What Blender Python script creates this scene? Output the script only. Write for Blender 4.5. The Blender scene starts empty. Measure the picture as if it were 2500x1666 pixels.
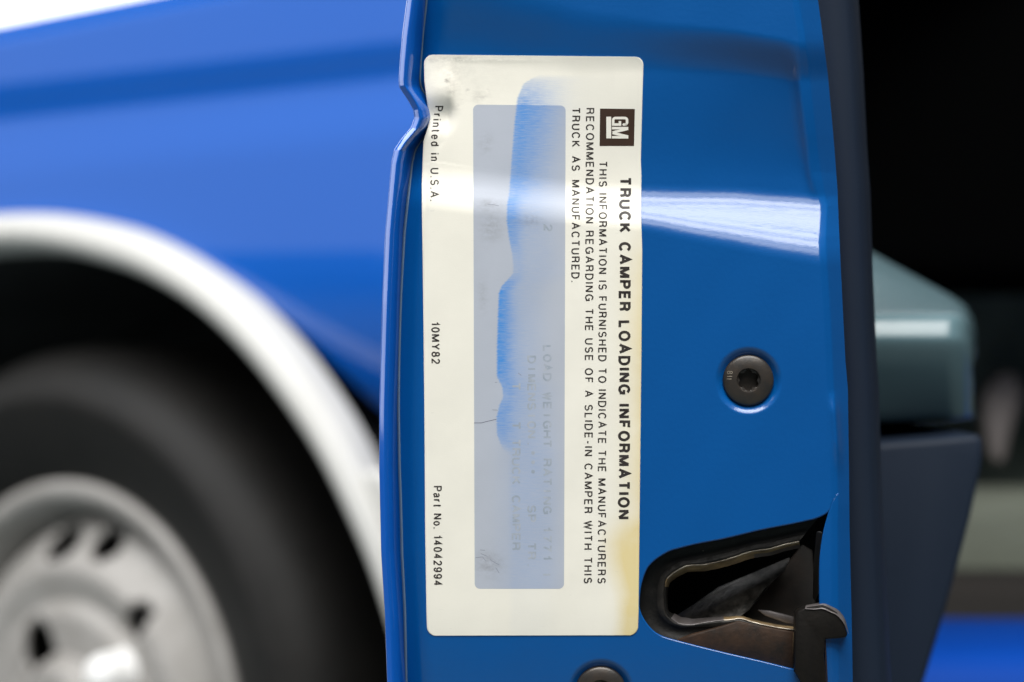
import bpy, bmesh, math, random
import numpy as np
from mathutils import Vector, Matrix
from mathutils.geometry import delaunay_2d_cdt

random.seed(7)
np.random.seed(7)
C = bpy.context.scene.collection

# ------------------------------------------------------------------ camera
FD = 0.5903           # distance from the lens to the door edge (metres)
FP = 5903.0           # focal length in photo pixels
ZC = 0.64             # camera height above the floor
cam = bpy.data.cameras.new("camera")
cam.lens = 85.0
cam.sensor_width = 36.0
cam.clip_start = 0.02
cam.clip_end = 60.0
cam.dof.use_dof = True
cam.dof.focus_distance = FD - 0.002
cam.dof.aperture_fstop = 11.5
cam_ob = bpy.data.objects.new("camera", cam)
cam_ob.location = (0, -FD, ZC)
cam_ob.rotation_euler = (math.radians(90), 0, 0)
C.objects.link(cam_ob)
S = bpy.context.scene
S.camera = cam_ob

# ------------------------------------------------------------------ world, lamps, exposure
world = bpy.data.worlds.new("World")
S.world = world
world.use_nodes = True
wn = world.node_tree.nodes
wn["Background"].inputs[0].default_value = (0.93, 0.97, 1.0, 1)
wn["Background"].inputs[1].default_value = 0.055


def area(name, loc, target, sx, sy, power, color=(1, 1, 1), spread=180):
    l = bpy.data.lights.new(name, 'AREA')
    l.shape = 'RECTANGLE'
    l.size, l.size_y = sx, sy
    l.energy = power
    l.color = color
    l.spread = math.radians(spread)
    o = bpy.data.objects.new(name, l)
    o.location = loc
    o.rotation_euler = (Vector(target) - Vector(loc)).to_track_quat('-Z', 'Y').to_euler()
    C.objects.link(o)
    return o


area("overhead_light", (0.16, -0.56, ZC + 1.66), (0.1, -0.2, ZC), 1.7, 0.44, 34.5, (1.0, 0.985, 0.95))
area("overhead_light", (0.16, -1.10, ZC + 1.56), (0.1, -0.5, ZC), 1.7, 0.44, 34.5, (1.0, 0.985, 0.95))
area("overhead_light", (0.5, -2.4, ZC + 1.9), (0.2, -0.4, ZC), 1.8, 0.6, 21, (1.0, 0.985, 0.95))  # added light behind the camera, gives the ledge a soft glow
area("overhead_light", (-1.7, 0.5, ZC + 2.1), (-1.0, 0.9, ZC), 2.0, 2.0, 100, (0.97, 0.985, 1.0))  # added to brighten the fender from above; no such lamp known
area("side_fill", (-3.2, 1.6, ZC + 1.2), (-0.4, 1.5, ZC + 0.9), 4.2, 2.1, 20, (0.97, 0.985, 1.0))  # unseen panel in place of bright surroundings mirrored by the fender
area("side_fill", (-2.2, 0.35, ZC + 0.62), (-0.03, 0.0, ZC + 0.1), 1.0, 1.5, 15, (0.96, 0.97, 1.0))  # added for the pale glint along the hem edge
area("wall_fill", (-1.0, 4.6, ZC + 2.6), (-1.0, 7.0, ZC + 0.8), 5.0, 0.6, 420, (1, 1, 1))  # added to whiten the back wall; not a real fitting

S.view_settings.view_transform = 'Standard'
S.view_settings.look = 'None'
S.view_settings.exposure = 0.0
S.view_settings.gamma = 1.0
S.view_settings.use_curve_mapping = False
S.cycles.use_denoising = True
S.cycles.max_bounces = 6

# ------------------------------------------------------------------ helpers
def srgb(r, g, b):
    f = lambda c: (c / 255 / 12.92) if c / 255 <= 0.04045 else ((c / 255 + 0.055) / 1.055) ** 2.4
    return (f(r), f(g), f(b))


def P(x, y, D):
    """Point seen at photo pixel (x, y) at depth D metres from the lens."""
    return Vector(((x - 1250.0) / FP * D, D - FD, ZC + (833.0 - y) / FP * D))


def W(x, y, h=0.0):
    """Point of the door edge; h = millimetres towards the viewer."""
    return P(x, y, FD - h * 1e-3)


def Wn(x, y, h):
    D = FD - np.asarray(h) * 1e-3
    x = np.asarray(x, float); y = np.asarray(y, float)
    return np.stack([(x - 1250.0) / FP * D, D - FD, ZC + (833.0 - y) / FP * D], -1)


def sm(a, b, t):
    t = np.clip((np.asarray(t, float) - a) / (b - a), 0, 1)
    return t * t * (3 - 2 * t)


def link_mesh(name, me, mat=None, parent=None, smooth=True):
    o = bpy.data.objects.new(name, me)
    C.objects.link(o)
    if mat is not None:
        me.materials.append(mat)
    if smooth:
        me.polygons.foreach_set('use_smooth', [True] * len(me.polygons))
    if parent is not None:
        o.parent = parent
        o.matrix_parent_inverse = Matrix.Translation(-Vector(parent.location)) if parent.parent is None else Matrix.Identity(4)
    return o


def mesh(name, verts, faces, mat=None, parent=None, smooth=True):
    me = bpy.data.meshes.new(name)
    me.from_pydata([tuple(v) for v in verts], [], [tuple(f) for f in faces])
    me.update()
    return link_mesh(name, me, mat, parent, smooth)


def bm_obj(name, bm, mat=None, parent=None, smooth=True, recalc=True):
    if recalc:
        bmesh.ops.recalc_face_normals(bm, faces=bm.faces)
    me = bpy.data.meshes.new(name)
    bm.to_mesh(me)
    bm.free()
    return link_mesh(name, me, mat, parent, smooth)


def root(name, label, cat, loc=(0, 0, 0), group=None):
    o = bpy.data.objects.new(name, None)
    o.location = loc
    o.empty_display_size = 0.05
    C.objects.link(o)
    o['label'] = label
    o['category'] = cat
    if group:
        o['group'] = group
    return o


def sub(o, parent):
    """make o a child of a mesh part without moving it"""
    o.parent = parent
    o.matrix_parent_inverse = Matrix.Identity(4)
    return o


def grid_faces(nr, nc, closed=False):
    f = []
    for i in range(nr - 1):
        for j in range(nc - 1 if not closed else nc):
            k = (j + 1) % nc
            f.append((i * nc + j, i * nc + k, (i + 1) * nc + k, (i + 1) * nc + j))
    return f


def edge_split(o, ang=35):
    m = o.modifiers.new('es', 'EDGE_SPLIT')
    m.split_angle = math.radians(ang)


def bevel(o, w, seg=3, ang=30):
    m = o.modifiers.new('bv', 'BEVEL')
    m.width = w
    m.segments = seg
    m.limit_method = 'ANGLE'
    m.angle_limit = math.radians(ang)
    m.harden_normals = False


# ------------------------------------------------------------------ materials
def mat(name, col, rough=0.5, metal=0.0, coat=0.0, coat_rough=0.05, spec=0.5, bump=0.0, bscale=400.0,
        var=0.0, vscale=60.0, vcol=None, stretch=None):
    m = bpy.data.materials.new(name)
    m.use_nodes = True
    nt = m.node_tree
    b = nt.nodes['Principled BSDF']
    b.inputs['Base Color'].default_value = (*col, 1)
    b.inputs['Roughness'].default_value = rough
    b.inputs['Metallic'].default_value = metal
    b.inputs['Coat Weight'].default_value = coat
    b.inputs['Coat Roughness'].default_value = coat_rough
    b.inputs['Specular IOR Level'].default_value = spec
    tc = nt.nodes.new('ShaderNodeTexCoord')
    src = tc.outputs['Object']
    if stretch:
        mp = nt.nodes.new('ShaderNodeMapping')
        mp.inputs['Scale'].default_value = stretch
        nt.links.new(src, mp.inputs['Vector'])
        src = mp.outputs[0]
    if bump:
        n = nt.nodes.new('ShaderNodeTexNoise')
        n.inputs['Scale'].default_value = bscale
        n.inputs['Detail'].default_value = 4
        nt.links.new(src, n.inputs['Vector'])
        bp = nt.nodes.new('ShaderNodeBump')
        bp.inputs['Strength'].default_value = 1.0
        bp.inputs['Distance'].default_value = bump
        nt.links.new(n.outputs[0], bp.inputs['Height'])
        nt.links.new(bp.outputs[0], b.inputs['Normal'])
        if coat:
            nt.links.new(bp.outputs[0], b.inputs['Coat Normal'])
    if var:
        n = nt.nodes.new('ShaderNodeTexNoise')
        n.inputs['Scale'].default_value = vscale
        n.inputs['Detail'].default_value = 6
        n.inputs['Roughness'].default_value = 0.65
        nt.links.new(src, n.inputs['Vector'])
        r = nt.nodes.new('ShaderNodeMapRange')
        r.inputs[1].default_value = 0.38
        r.inputs[2].default_value = 0.68
        r.inputs[3].default_value = 0.0
        r.inputs[4].default_value = var
        nt.links.new(n.outputs[0], r.inputs[0])
        mx = nt.nodes.new('ShaderNodeMix')
        mx.data_type = 'RGBA'
        mx.inputs[6].default_value = (*col, 1)
        vc = vcol if vcol else tuple(c * 0.4 for c in col)
        mx.inputs[7].default_value = (*vc, 1)
        nt.links.new(r.outputs[0], mx.inputs[0])
        nt.links.new(mx.outputs[2], b.inputs['Base Color'])
    return m


PAINT = mat('blue_jamb_paint', (0.0003, 0.078, 0.292), 0.42, coat=1.0, coat_rough=0.20, spec=0.07, bump=0.000034, bscale=900,
            var=0.34, vscale=34, vcol=(0.0003, 0.068, 0.262))
PAINT_OUT = mat('blue_body_paint', (0.003, 0.082, 0.390), 0.45, coat=1.0, coat_rough=0.05, spec=0.04)
for m_ in (PAINT, PAINT_OUT):
    m_.node_tree.nodes['Principled BSDF'].inputs['Coat IOR'].default_value = 1.56
WHITE_TRIM = mat('white_trim_paint', (0.53, 0.52, 0.49), 0.5, coat=0.15, var=0.25, vscale=12, vcol=(0.44, 0.425, 0.385))
SEALER = mat('seam_sealer', (0.10, 0.16, 0.24), 0.5)
RUBBER = mat('tyre_rubber', (0.0060, 0.0056, 0.0051), 0.6, spec=0.22, bump=0.0006, bscale=90, var=0.6, vscale=25, vcol=(0.0115, 0.0102, 0.0088))
LINER = mat('black_liner', (0.006, 0.006, 0.006), 0.9)
RIM = mat('silver_rim_paint', (0.31, 0.295, 0.278), 0.5, metal=0.15, spec=0.35, var=0.6, vscale=22, vcol=(0.18, 0.168, 0.150))
NUT = mat('bright_nut_finish', (0.80, 0.79, 0.77), 0.4)
HUB = mat('shaded_hub_cap', (0.13, 0.125, 0.105), 0.6, var=0.6, vscale=30)  # olive shade around the nuts put into the hub cap's colour
DARK_HOLE = mat('hub_dark', (0.012, 0.011, 0.010), 0.8)
NAVY = mat('navy_trim_plastic', (0.0112, 0.0182, 0.0345), 0.55, spec=0.18, bump=0.00003, bscale=900, var=0.3, vscale=30, vcol=(0.0125, 0.0215, 0.036))
TEAL = mat('teal_armrest_vinyl', (0.100, 0.170, 0.195), 0.26, spec=0.5, bump=0.00005, bscale=700)
CABDARK = mat('shade_black', (0.0016, 0.0017, 0.0018), 0.95, spec=0.0)  # near-black colour stands in for the shade inside cab and latch
CABGREEN = mat('grey_green_cab_trim', (0.14, 0.17, 0.145), 0.6, var=0.9, vscale=11, vcol=(0.022, 0.040, 0.034))
SAGE = mat('sage_carpet', (0.17, 0.19, 0.155), 0.9, var=0.5, vscale=14, vcol=(0.12, 0.13, 0.10), bump=0.002, bscale=150)
BROWN = mat('dark_brown_mat', (0.022, 0.019, 0.017), 0.9, bump=0.001, bscale=150)
SILLP = mat('dull_blue_sill_paint', (0.002, 0.055, 0.36), 0.6, spec=0.1)
PINK = mat('pinkish_grey_plastic', (0.23, 0.205, 0.20), 0.7)
BLACKMETAL = mat('black_oxide_steel', (0.0055, 0.0048, 0.0043), 0.5, metal=0.0, spec=0.16, bump=0.00006, bscale=900, var=0.5, vscale=190, vcol=(0.012, 0.0095, 0.0075))
SCREWMAT = mat('screw_steel', (0.034, 0.032, 0.031), 0.34, metal=0.35, spec=0.5, bump=0.00003, bscale=1500, var=0.6, vscale=260, vcol=(0.075, 0.055, 0.04))
BRIGHT = mat('worn_bright_edge', (0.62, 0.55, 0.45), 0.3, metal=0.4, var=1.0, vscale=170, vcol=(0.09, 0.07, 0.055))
GRIME = mat('greasy_black_rubber', (0.0042, 0.004, 0.0038), 0.62, spec=0.24, bump=0.0004, bscale=300, var=0.7, vscale=140, vcol=(0.013, 0.0115, 0.009))
GRIMESTEEL = mat('grimy_worn_steel', (0.024, 0.021, 0.018), 0.5, metal=0.1, spec=0.3, bump=0.0004, bscale=380, var=1.0, vscale=170, vcol=(0.006, 0.0055, 0.005))
BRASS = mat('worn_plated_edge', (0.42, 0.295, 0.15), 0.36, metal=0.3, bump=0.00012, bscale=1200, var=0.95, vscale=240, vcol=(0.07, 0.05, 0.03))
RUST = mat('rusty_steel', (0.013, 0.010, 0.0085), 0.5, metal=0.1, spec=0.3, bump=0.00010, bscale=600, var=1.0, vscale=85, vcol=(0.052, 0.027, 0.015))
DARKRUST = mat('dark_rusty_steel', (0.0055, 0.0045, 0.0036), 0.6, spec=0.10, bump=0.0001, bscale=500, var=0.9, vscale=70, vcol=(0.018, 0.011, 0.007))
GREASE = mat('greasy_grey_steel', (0.011, 0.011, 0.0105), 0.45, metal=0.1, spec=0.4, bump=0.00035, bscale=300, var=1.0, vscale=300, vcol=(0.085, 0.080, 0.074))
STEELEDGE = mat('bare_grey_steel', (0.13, 0.118, 0.120), 0.38, metal=0.3, var=0.7, vscale=200, vcol=(0.05, 0.042, 0.036))
FLOOR = mat('grey_concrete', (0.11, 0.145, 0.15), 0.7, var=0.5, vscale=3, vcol=(0.085, 0.11, 0.115), bump=0.001, bscale=60)
WALLM = mat('white_wall', (0.86, 0.86, 0.86), 0.8)
INK = mat('dark_ink', (0.020, 0.015, 0.014), 0.5, spec=0.3, var=0.75, vscale=420, vcol=(0.06, 0.052, 0.048))
LOGOBROWN = mat('brown_ink', (0.038, 0.021, 0.014), 0.5, spec=0.3, var=0.5, vscale=120, vcol=(0.055, 0.027, 0.016))
LOGOWHITE = mat('white_letter', (0.78, 0.75, 0.68), 0.5, spec=0.3)

def add_specks(m, scale=150.0, amount=0.985, col=(0.45, 0.5, 0.6)):
    """sparse dust specks and tiny chips"""
    nt = m.node_tree
    b = nt.nodes['Principled BSDF']
    tc = nt.nodes.new('ShaderNodeTexCoord')
    mp = nt.nodes.new('ShaderNodeMapping')
    mp.inputs['Scale'].default_value = (0.6, 1, 1.2)
    nt.links.new(tc.outputs['Object'], mp.inputs[0])
    v = nt.nodes.new('ShaderNodeTexVoronoi')
    v.inputs['Scale'].default_value = scale
    nt.links.new(mp.outputs[0], v.inputs['Vector'])
    sp = nt.nodes.new('ShaderNodeSeparateColor')
    nt.links.new(v.outputs['Color'], sp.inputs[0])
    g = nt.nodes.new('ShaderNodeMath'); g.operation = 'GREATER_THAN'; g.inputs[1].default_value = amount
    nt.links.new(sp.outputs[0], g.inputs[0])
    sz = nt.nodes.new('ShaderNodeMath'); sz.operation = 'MULTIPLY'; sz.inputs[1].default_value = 0.075
    nt.links.new(sp.outputs[1], sz.inputs[0])
    l = nt.nodes.new('ShaderNodeMath'); l.operation = 'LESS_THAN'
    nt.links.new(v.outputs['Distance'], l.inputs[0]); nt.links.new(sz.outputs[0], l.inputs[1])
    mu = nt.nodes.new('ShaderNodeMath'); mu.operation = 'MULTIPLY'
    nt.links.new(g.outputs[0], mu.inputs[0]); nt.links.new(l.outputs[0], mu.inputs[1])
    old = b.inputs['Base Color'].links[0].from_socket
    mx = nt.nodes.new('ShaderNodeMix'); mx.data_type = 'RGBA'
    nt.links.new(mu.outputs[0], mx.inputs[0]); nt.links.new(old, mx.inputs[6])
    mx.inputs[7].default_value = (*col, 1)
    nt.links.new(mx.outputs[2], b.inputs['Base Color'])


add_specks(PAINT, 260.0, 0.95, (0.25, 0.35, 0.5))
add_specks(GRIME, 600.0, 0.9, (0.12, 0.10, 0.08))

# ------------------------------------------------------------------ the setting
def box_bm(bm, lo, hi):
    vs = [bm.verts.new((x, y, z)) for x in (lo[0], hi[0]) for y in (lo[1], hi[1]) for z in (lo[2], hi[2])]
    for f in ((0, 1, 3, 2), (4, 6, 7, 5), (0, 4, 5, 1), (2, 3, 7, 6), (0, 2, 6, 4), (1, 5, 7, 3)):
        bm.faces.new([vs[i] for i in f])
    return vs


bm = bmesh.new(); box_bm(bm, (-9, -4, -0.2), (9, 7.2, 0.0))
o = bm_obj('floor', bm, FLOOR, smooth=False); o['kind'] = 'structure'
bm = bmesh.new(); box_bm(bm, (-9, 7.2, 0.0), (9, 7.4, 5.0))
o = bm_obj('back_wall', bm, WALLM, smooth=False); o['kind'] = 'structure'

# ------------------------------------------------------------------ the truck body seen behind the door
truck = root('pickup_truck', 'blue pickup truck body with white wheel arch trim, out of focus behind the open door', 'truck',
             P(130, 1804, 1.894) * 1.0)
truck.location.z = 0.0
NX, NY = -0.664, -0.7477        # outward normal of the body side
C0 = NX * -0.411 + NY * 1.94


def F(x, y, off=0.0):
    """point of the truck's side plane under photo pixel (x, y), pushed out by off metres"""
    D = C0 / (NX * (x - 1250.0) / FP + NY)
    p = P(x, y, D)
    return p + Vector((NX, NY, 0)) * off


ARCH_OUT = [(-1040, 1750), (-960, 1300), (-790, 960), (-600, 760), (-420, 655), (-300, 590), (-150, 541), (0, 521), (159, 522), (319, 551), (425, 592), (531, 653), (637, 735), (744, 850), (850, 1002), (924, 1137), (985, 1270), (1040, 1430), (1075, 1600), (1090, 1750)]
ARCH_IN = [(-980, 1860), (-900, 1380), (-750, 1080), (-580, 900), (-420, 790), (-300, 712), (-150, 650), (0, 627), (159, 633), (319, 676), (425, 724), (531, 797), (637, 903), (744, 1046), (829, 1185), (924, 1392), (965, 1510), (1000, 1640), (1015, 1750), (1020, 1860)]


def resample(pts, n):
    p = np.array(pts, float)
    # Catmull-Rom through the points
    q = np.vstack([2 * p[0] - p[1], p, 2 * p[-1] - p[-2]])
    out = []
    m = len(p) - 1
    for k in range(n):
        t = k / (n - 1) * m
        i = min(int(t), m - 1); f = t - i
        a, b, c, d = q[i], q[i + 1], q[i + 2], q[i + 3]
        out.append(0.5 * ((2 * b) + (-a + c) * f + (2 * a - 5 * b + 4 * c - d) * f * f + (-a + 3 * b - 3 * c + d) * f ** 3))
    return np.array(out)


AO = resample(ARCH_OUT, 120)
AI = resample(ARCH_IN, 120)

# fender skin: columns run from the shoulder line down to the arch
def fender_off(x, y):
    yc = 268 - x * 0.108
    yt = 52 - x * 0.2
    o = 0.0
    o -= 0.007 * float(sm(yc - 72, yc + 34, y))
    o += 0.006 * float(sm(yc + 12, yc + 190, y))
    o -= 0.014 * float(1 - sm(yt, yt + 70, y)) ** 2
    o -= 0.036 * max(0.0, (y - 620) / 400.0) ** 2
    return o


cols = np.concatenate([np.linspace(-1000, 924, 110), np.linspace(940, 1900, 30)])
rows = 90
vs = []
for x in cols:
    top = 52 - x * 0.2 - 2
    bot = float(np.interp(x, AO[:, 0], AO[:, 1])) if x < 924 else 1137 + (x - 924) * 0.06
    for r in range(rows):
        t = r / (rows - 1)
        y = top + (bot + 6 - top) * t
        vs.append(F(x, y, fender_off(x, y)))
fender = mesh('fender', vs, grid_faces(len(cols), rows), PAINT_OUT, truck)
# bonnet: from the shoulder line back over the engine
vs = []
for x in np.linspace(-1000, 1900, 40):
    y = 52 - x * 0.2 - 2
    p = F(x, y, fender_off(x, y))
    for t, dz in ((0, 0), (0.02, 0.004), (0.1, 0.010), (0.5, 0.03), (0.9, 0.04)):
        vs.append(p + Vector((-NX * t, -NY * t, dz * 0.3)))
mesh('bonnet', vs, grid_faces(40, 5), PAINT_OUT, truck)

# white arch trim: a rounded moulding that turns in at its inner edge
prof = [(0.02, -0.004), (0.05, 0.008), (0.12, 0.016), (0.25, 0.021), (0.5, 0.022), (0.7, 0.018), (0.82, 0.008), (0.88, -0.002), (0.915, -0.014), (0.92, -0.026)]
vs = []
for a, b in zip(AO, AI):
    for t, off in prof:
        q = a + (b - a) * t
        vs.append(F(q[0], q[1], off))
mesh('wheel_arch_trim', vs, grid_faces(len(AO), len(prof)), WHITE_TRIM, truck)
# black wheel house
vs = []
for a, b in zip(AO, AI):
    b = a + (b - a) * 0.915
    for off in (-0.018, -0.15, -0.36):
        vs.append(F(b[0], b[1], off))
n0 = len(vs)
fs = grid_faces(len(AI), 3)
for b in AI:
    vs.append(F(b[0], 2700, -0.36))
for i in range(len(AI) - 1):
    fs.append((i * 3 + 2, (i + 1) * 3 + 2, n0 + i + 1, n0 + i))
mesh('wheel_liner', vs, fs, LINER, truck)
# white lower body moulding behind the arch
bm = bmesh.new()
pl = [(924, 1143), (1250, 1163), (1250, 1750), (1085, 1750), (1040, 1430), (985, 1275)]
f1 = bm.faces.new([bm.verts.new(F(x, y, 0.004)) for x, y in pl])
r = bmesh.ops.extrude_face_region(bm, geom=[f1])
bmesh.ops.translate(bm, verts=[v for v in r['geom'] if isinstance(v, bmesh.types.BMVert)], vec=Vector((NX, NY, 0)) * 0.016)
o = bm_obj('lower_body_moulding', bm, WHITE_TRIM, truck); bevel(o, 0.006)

# --- wheel
WC = F(84, 1812, -0.045)
AX = Vector((NX, NY, 0)).normalized()
UX = Vector((-NY, NX, 0)).normalized()          # to the viewer's right along the body side
UZ = Vector((0, 0, 1))


def wheel_pt(r, a, h):
    """a measured clockwise from straight up; h outward along the axle"""
    r *= 1.03
    return WC + UX * (r * math.sin(a)) + UZ * (r * math.cos(a)) + AX * h


def lathe_wheel(name, prof, mat_, parent, n=120):
    vs = []
    for k in range(n):
        a = 2 * math.pi * k / n
        for r, h in prof:
            vs.append(wheel_pt(r, a, h))
    m = len(prof)
    fs = []
    for k in range(n):
        k2 = (k + 1) % n
        for j in range(m - 1):
            fs.append((k * m + j, k2 * m + j, k2 * m + j + 1, k * m + j + 1))
    return mesh(name, vs, fs, mat_, parent)


wheel = lathe_wheel('wheel', [(0.0, -0.085), (0.09, -0.085), (0.14, -0.085), (0.188, -0.085), (0.188, -0.12)], DARK_HOLE, truck)   # drum, widened as a dark backing in place of shade behind the slots
tyre_prof = [(0.190, 0.0), (0.200, 0.006), (0.206, 0.012), (0.220, 0.020), (0.240, 0.029), (0.256, 0.034), (0.262, 0.036), (0.268, 0.035), (0.282, 0.027), (0.294, 0.012), (0.301, -0.006), (0.304, -0.03), (0.304, -0.2)]
sub(lathe_wheel('tyre', tyre_prof, RUBBER, None, 160), wheel)
sub(lathe_wheel('rim_flange', [(0.170, -0.034), (0.172, -0.018), (0.178, -0.004), (0.183, 0.007), (0.188, 0.011), (0.1965, 0.0125), (0.1995, 0.009), (0.1995, -0.03)], RIM, None), wheel)
# rim disc with cut slots
NA, NR = 240, 44
rr = np.linspace(0.03, 0.172, NR)


def disc_h(r):
    return float(np.interp(r, [0.03, 0.055, 0.062, 0.095, 0.105, 0.130, 0.145, 0.160, 0.172], [0.030, 0.030, 0.012, 0.012, 0.004, 0.010, -0.002, -0.014, -0.034]))


def in_slot(r, a):
    d = math.degrees(a) % 72
    for c, rc, w, l in ((-9.5, 0.149, 0.0215, 0.0145), (10.5, 0.152, 0.0150, 0.0125)):
        dd = (math.degrees(a) - c + 45) % 90 - 45
        s = math.radians(dd) * r
        k = (r - rc) / l
        if abs(k) < 1 and abs(s) < w * math.sqrt(max(0, 1 - k * k)):
            return True
    dd = ((math.degrees(a) - 40 + 180) % 360) - 180
    s = math.radians(dd) * r
    if ((r - 0.124) / 0.016) ** 2 + (s / 0.012) ** 2 < 1:  # opening cut to stand for the olive shadow beside the nut
        return True
    dd = ((math.degrees(a) + 26 + 180) % 360) - 180
    s = math.radians(dd) * r
    if ((r - 0.074) / 0.024) ** 2 + (s / 0.020) ** 2 < 1:
        return True
    return False


vs, fs = [], []
for i in range(NA):
    a = 2 * math.pi * i / NA
    for r in rr:
        vs.append(wheel_pt(r, a, disc_h(r)))
for i in range(NA):
    for j in range(NR - 1):
        a = 2 * math.pi * (i + 0.5) / NA
        if in_slot(0.5 * (rr[j] + rr[j + 1]), a):
            continue
        k = (i + 1) % NA
        fs.append((i * NR + j, k * NR + j, k * NR + j + 1, i * NR + j + 1))
disc = mesh('rim_disc', vs, fs, RIM, None)
sm_ = disc.modifiers.new('th', 'SOLIDIFY'); sm_.thickness = 0.006; sm_.offset = 0
sub(disc, wheel)
sub(lathe_wheel('hub_cap', [(0.0, 0.034), (0.02, 0.033), (0.032, 0.029), (0.036, 0.022), (0.036, 0.0)], HUB, None, 60), wheel)
for k in range(5):
    if k == 4:
        continue
    a0 = math.radians(50 + 72 * k)
    c = wheel_pt(0.086, a0, 0.012)
    vs, fs = [], []
    pr = [(0.0, 0.030), (0.009, 0.029), (0.0145, 0.025), (0.017, 0.018), (0.017, 0.004), (0.020, 0.0)]
    n = 24
    for i in range(n):
        t = 2 * math.pi * i / n
        for r, h in pr:
            vs.append(c + UX * (r * math.sin(t)) + UZ * (r * math.cos(t)) + AX * h)
    for i in range(n):
        k2 = (i + 1) % n
        for j in range(len(pr) - 1):
            fs.append((i * 6 + j, k2 * 6 + j, k2 * 6 + j + 1, i * 6 + j + 1))
    sub(mesh('lug_nut', vs, fs, NUT, None), wheel)


# ------------------------------------------------------------------ cab seen past the door on the right
def slab(name, pts, D0, thick, mat_, parent, bev=0.0, tilt=None):
    """outline traced at depth D0, given a real thickness away from the viewer"""
    bm = bmesh.new()
    fr = []
    for i, q in enumerate(pts):
        D = q[2] if len(q) > 2 else D0
        fr.append(bm.verts.new(P(q[0], q[1], D)))
    f = bm.faces.new(fr)
    r = bmesh.ops.extrude_face_region(bm, geom=[f])
    bmesh.ops.translate(bm, verts=[v for v in r['geom'] if isinstance(v, bmesh.types.BMVert)], vec=(0, thick, 0))
    o = bm_obj(name, bm, mat_, parent)
    if bev:
        bevel(o, bev, 4)
    edge_split(o)
    return o


slab('dashboard', [(1600, -500), (5600, -500), (5600, 640), (2560, 705), (1600, 690)], 1.70, 0.3, CABDARK, truck, 0.03)
slab('kick_panel', [(1600, 560), (5600, 560), (5600, 1500), (1600, 1500)], 1.99, 0.05, CABGREEN, truck)
slab('carpet', [(1700, 1235), (2445, 1205), (5600, 1190), (5600, 1475), (1700, 1475)], 1.78, 0.12, SAGE, truck, 0.02)
slab('floor_mat', [(1700, 1420), (5600, 1420), (5600, 1660), (1700, 1660)], 1.66, 0.10, BROWN, truck, 0.01)
slab('pedal_bracket', [(2404, 960), (2440, 910), (2482, 905), (2500, 960), (2470, 1060), (2452, 1140), (2420, 1120), (2405, 1040)], 1.85, 0.03, PINK, truck, 0.008)
slab('sill', [(1900, 1596), (2250, 1596), (5600, 1610), (5600, 1850), (1900, 1850)], 1.36, 0.20, SILLP, truck, 0.03)

# ------------------------------------------------------------------ the open door
door = root('truck_door', 'blue truck door standing open, its rear edge with screws and latch facing the viewer', 'truck door',
            (0.0, 0.0, 0.0))

HEM_PTS = [(-60, 998), (0, 993), (84, 982), (150, 976), (195, 973), (212, 974), (222, 980), (235, 989), (249, 998), (267, 1008), (288, 1011.5), (312, 1003), (339, 980), (366, 962), (399, 955), (465, 949),
           (565, 940), (730, 933), (895, 928), (1000, 925.5), (1145, 925.5), (1250, 928), (1349, 930), (1497, 939), (1664, 945), (1760, 950)]
HY = np.array([p[0] for p in HEM_PTS], float)
HX = np.array([p[1] for p in HEM_PTS], float)


def hem_x(y):
    return np.interp(y, HY, HX)


def hem_smooth(y, s):
    """hem outline, blurred vertically by s pixels: the sheet behind follows it more gently"""
    y = np.asarray(y, float)
    k = np.linspace(-2, 2, 21)
    w = np.exp(-k * k)
    return sum(wi * hem_x(y + ki * s) for wi, ki in zip(w, k)) / w.sum()


def fold_x(y):
    return np.interp(y, [-60, 0, 84, 210, 420, 503, 589, 800, 950, 1010, 1100, 1235, 1300, 1760], [1924, 1931, 1946, 1960, 1984, 2001, 1997, 2010, 2017, 2021, 2024, 2027, 2026, 2030])


def trim_x(y):
    return np.interp(y, [-60, 0, 180, 360, 468, 490, 640, 880, 950, 1160, 1290, 1497, 1664, 1760], [1976, 1983, 2007, 2023, 2031, 2031.5, 2038, 2050, 2056, 2059, 2060, 2065, 2068, 2070])


def ledge(x):
    x = np.asarray(x, float)
    yt = np.interp(x, [1000, 1160, 1380, 1567, 1800, 2000], [440, 464, 493, 502, 507, 523])
    yb = np.interp(x, [1000, 1160, 1380, 1567, 1800, 2000], [462, 480, 500, 514, 548, 575])
    sl = np.interp(x, [1000, 1160, 1380, 1567, 1800, 2000], [0.36, 0.42, 0.56, 0.68, 0.72, 0.74])
    return yt, yb, sl


SCREWS = [(1828, 929), (1467, 1691)]


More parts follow.
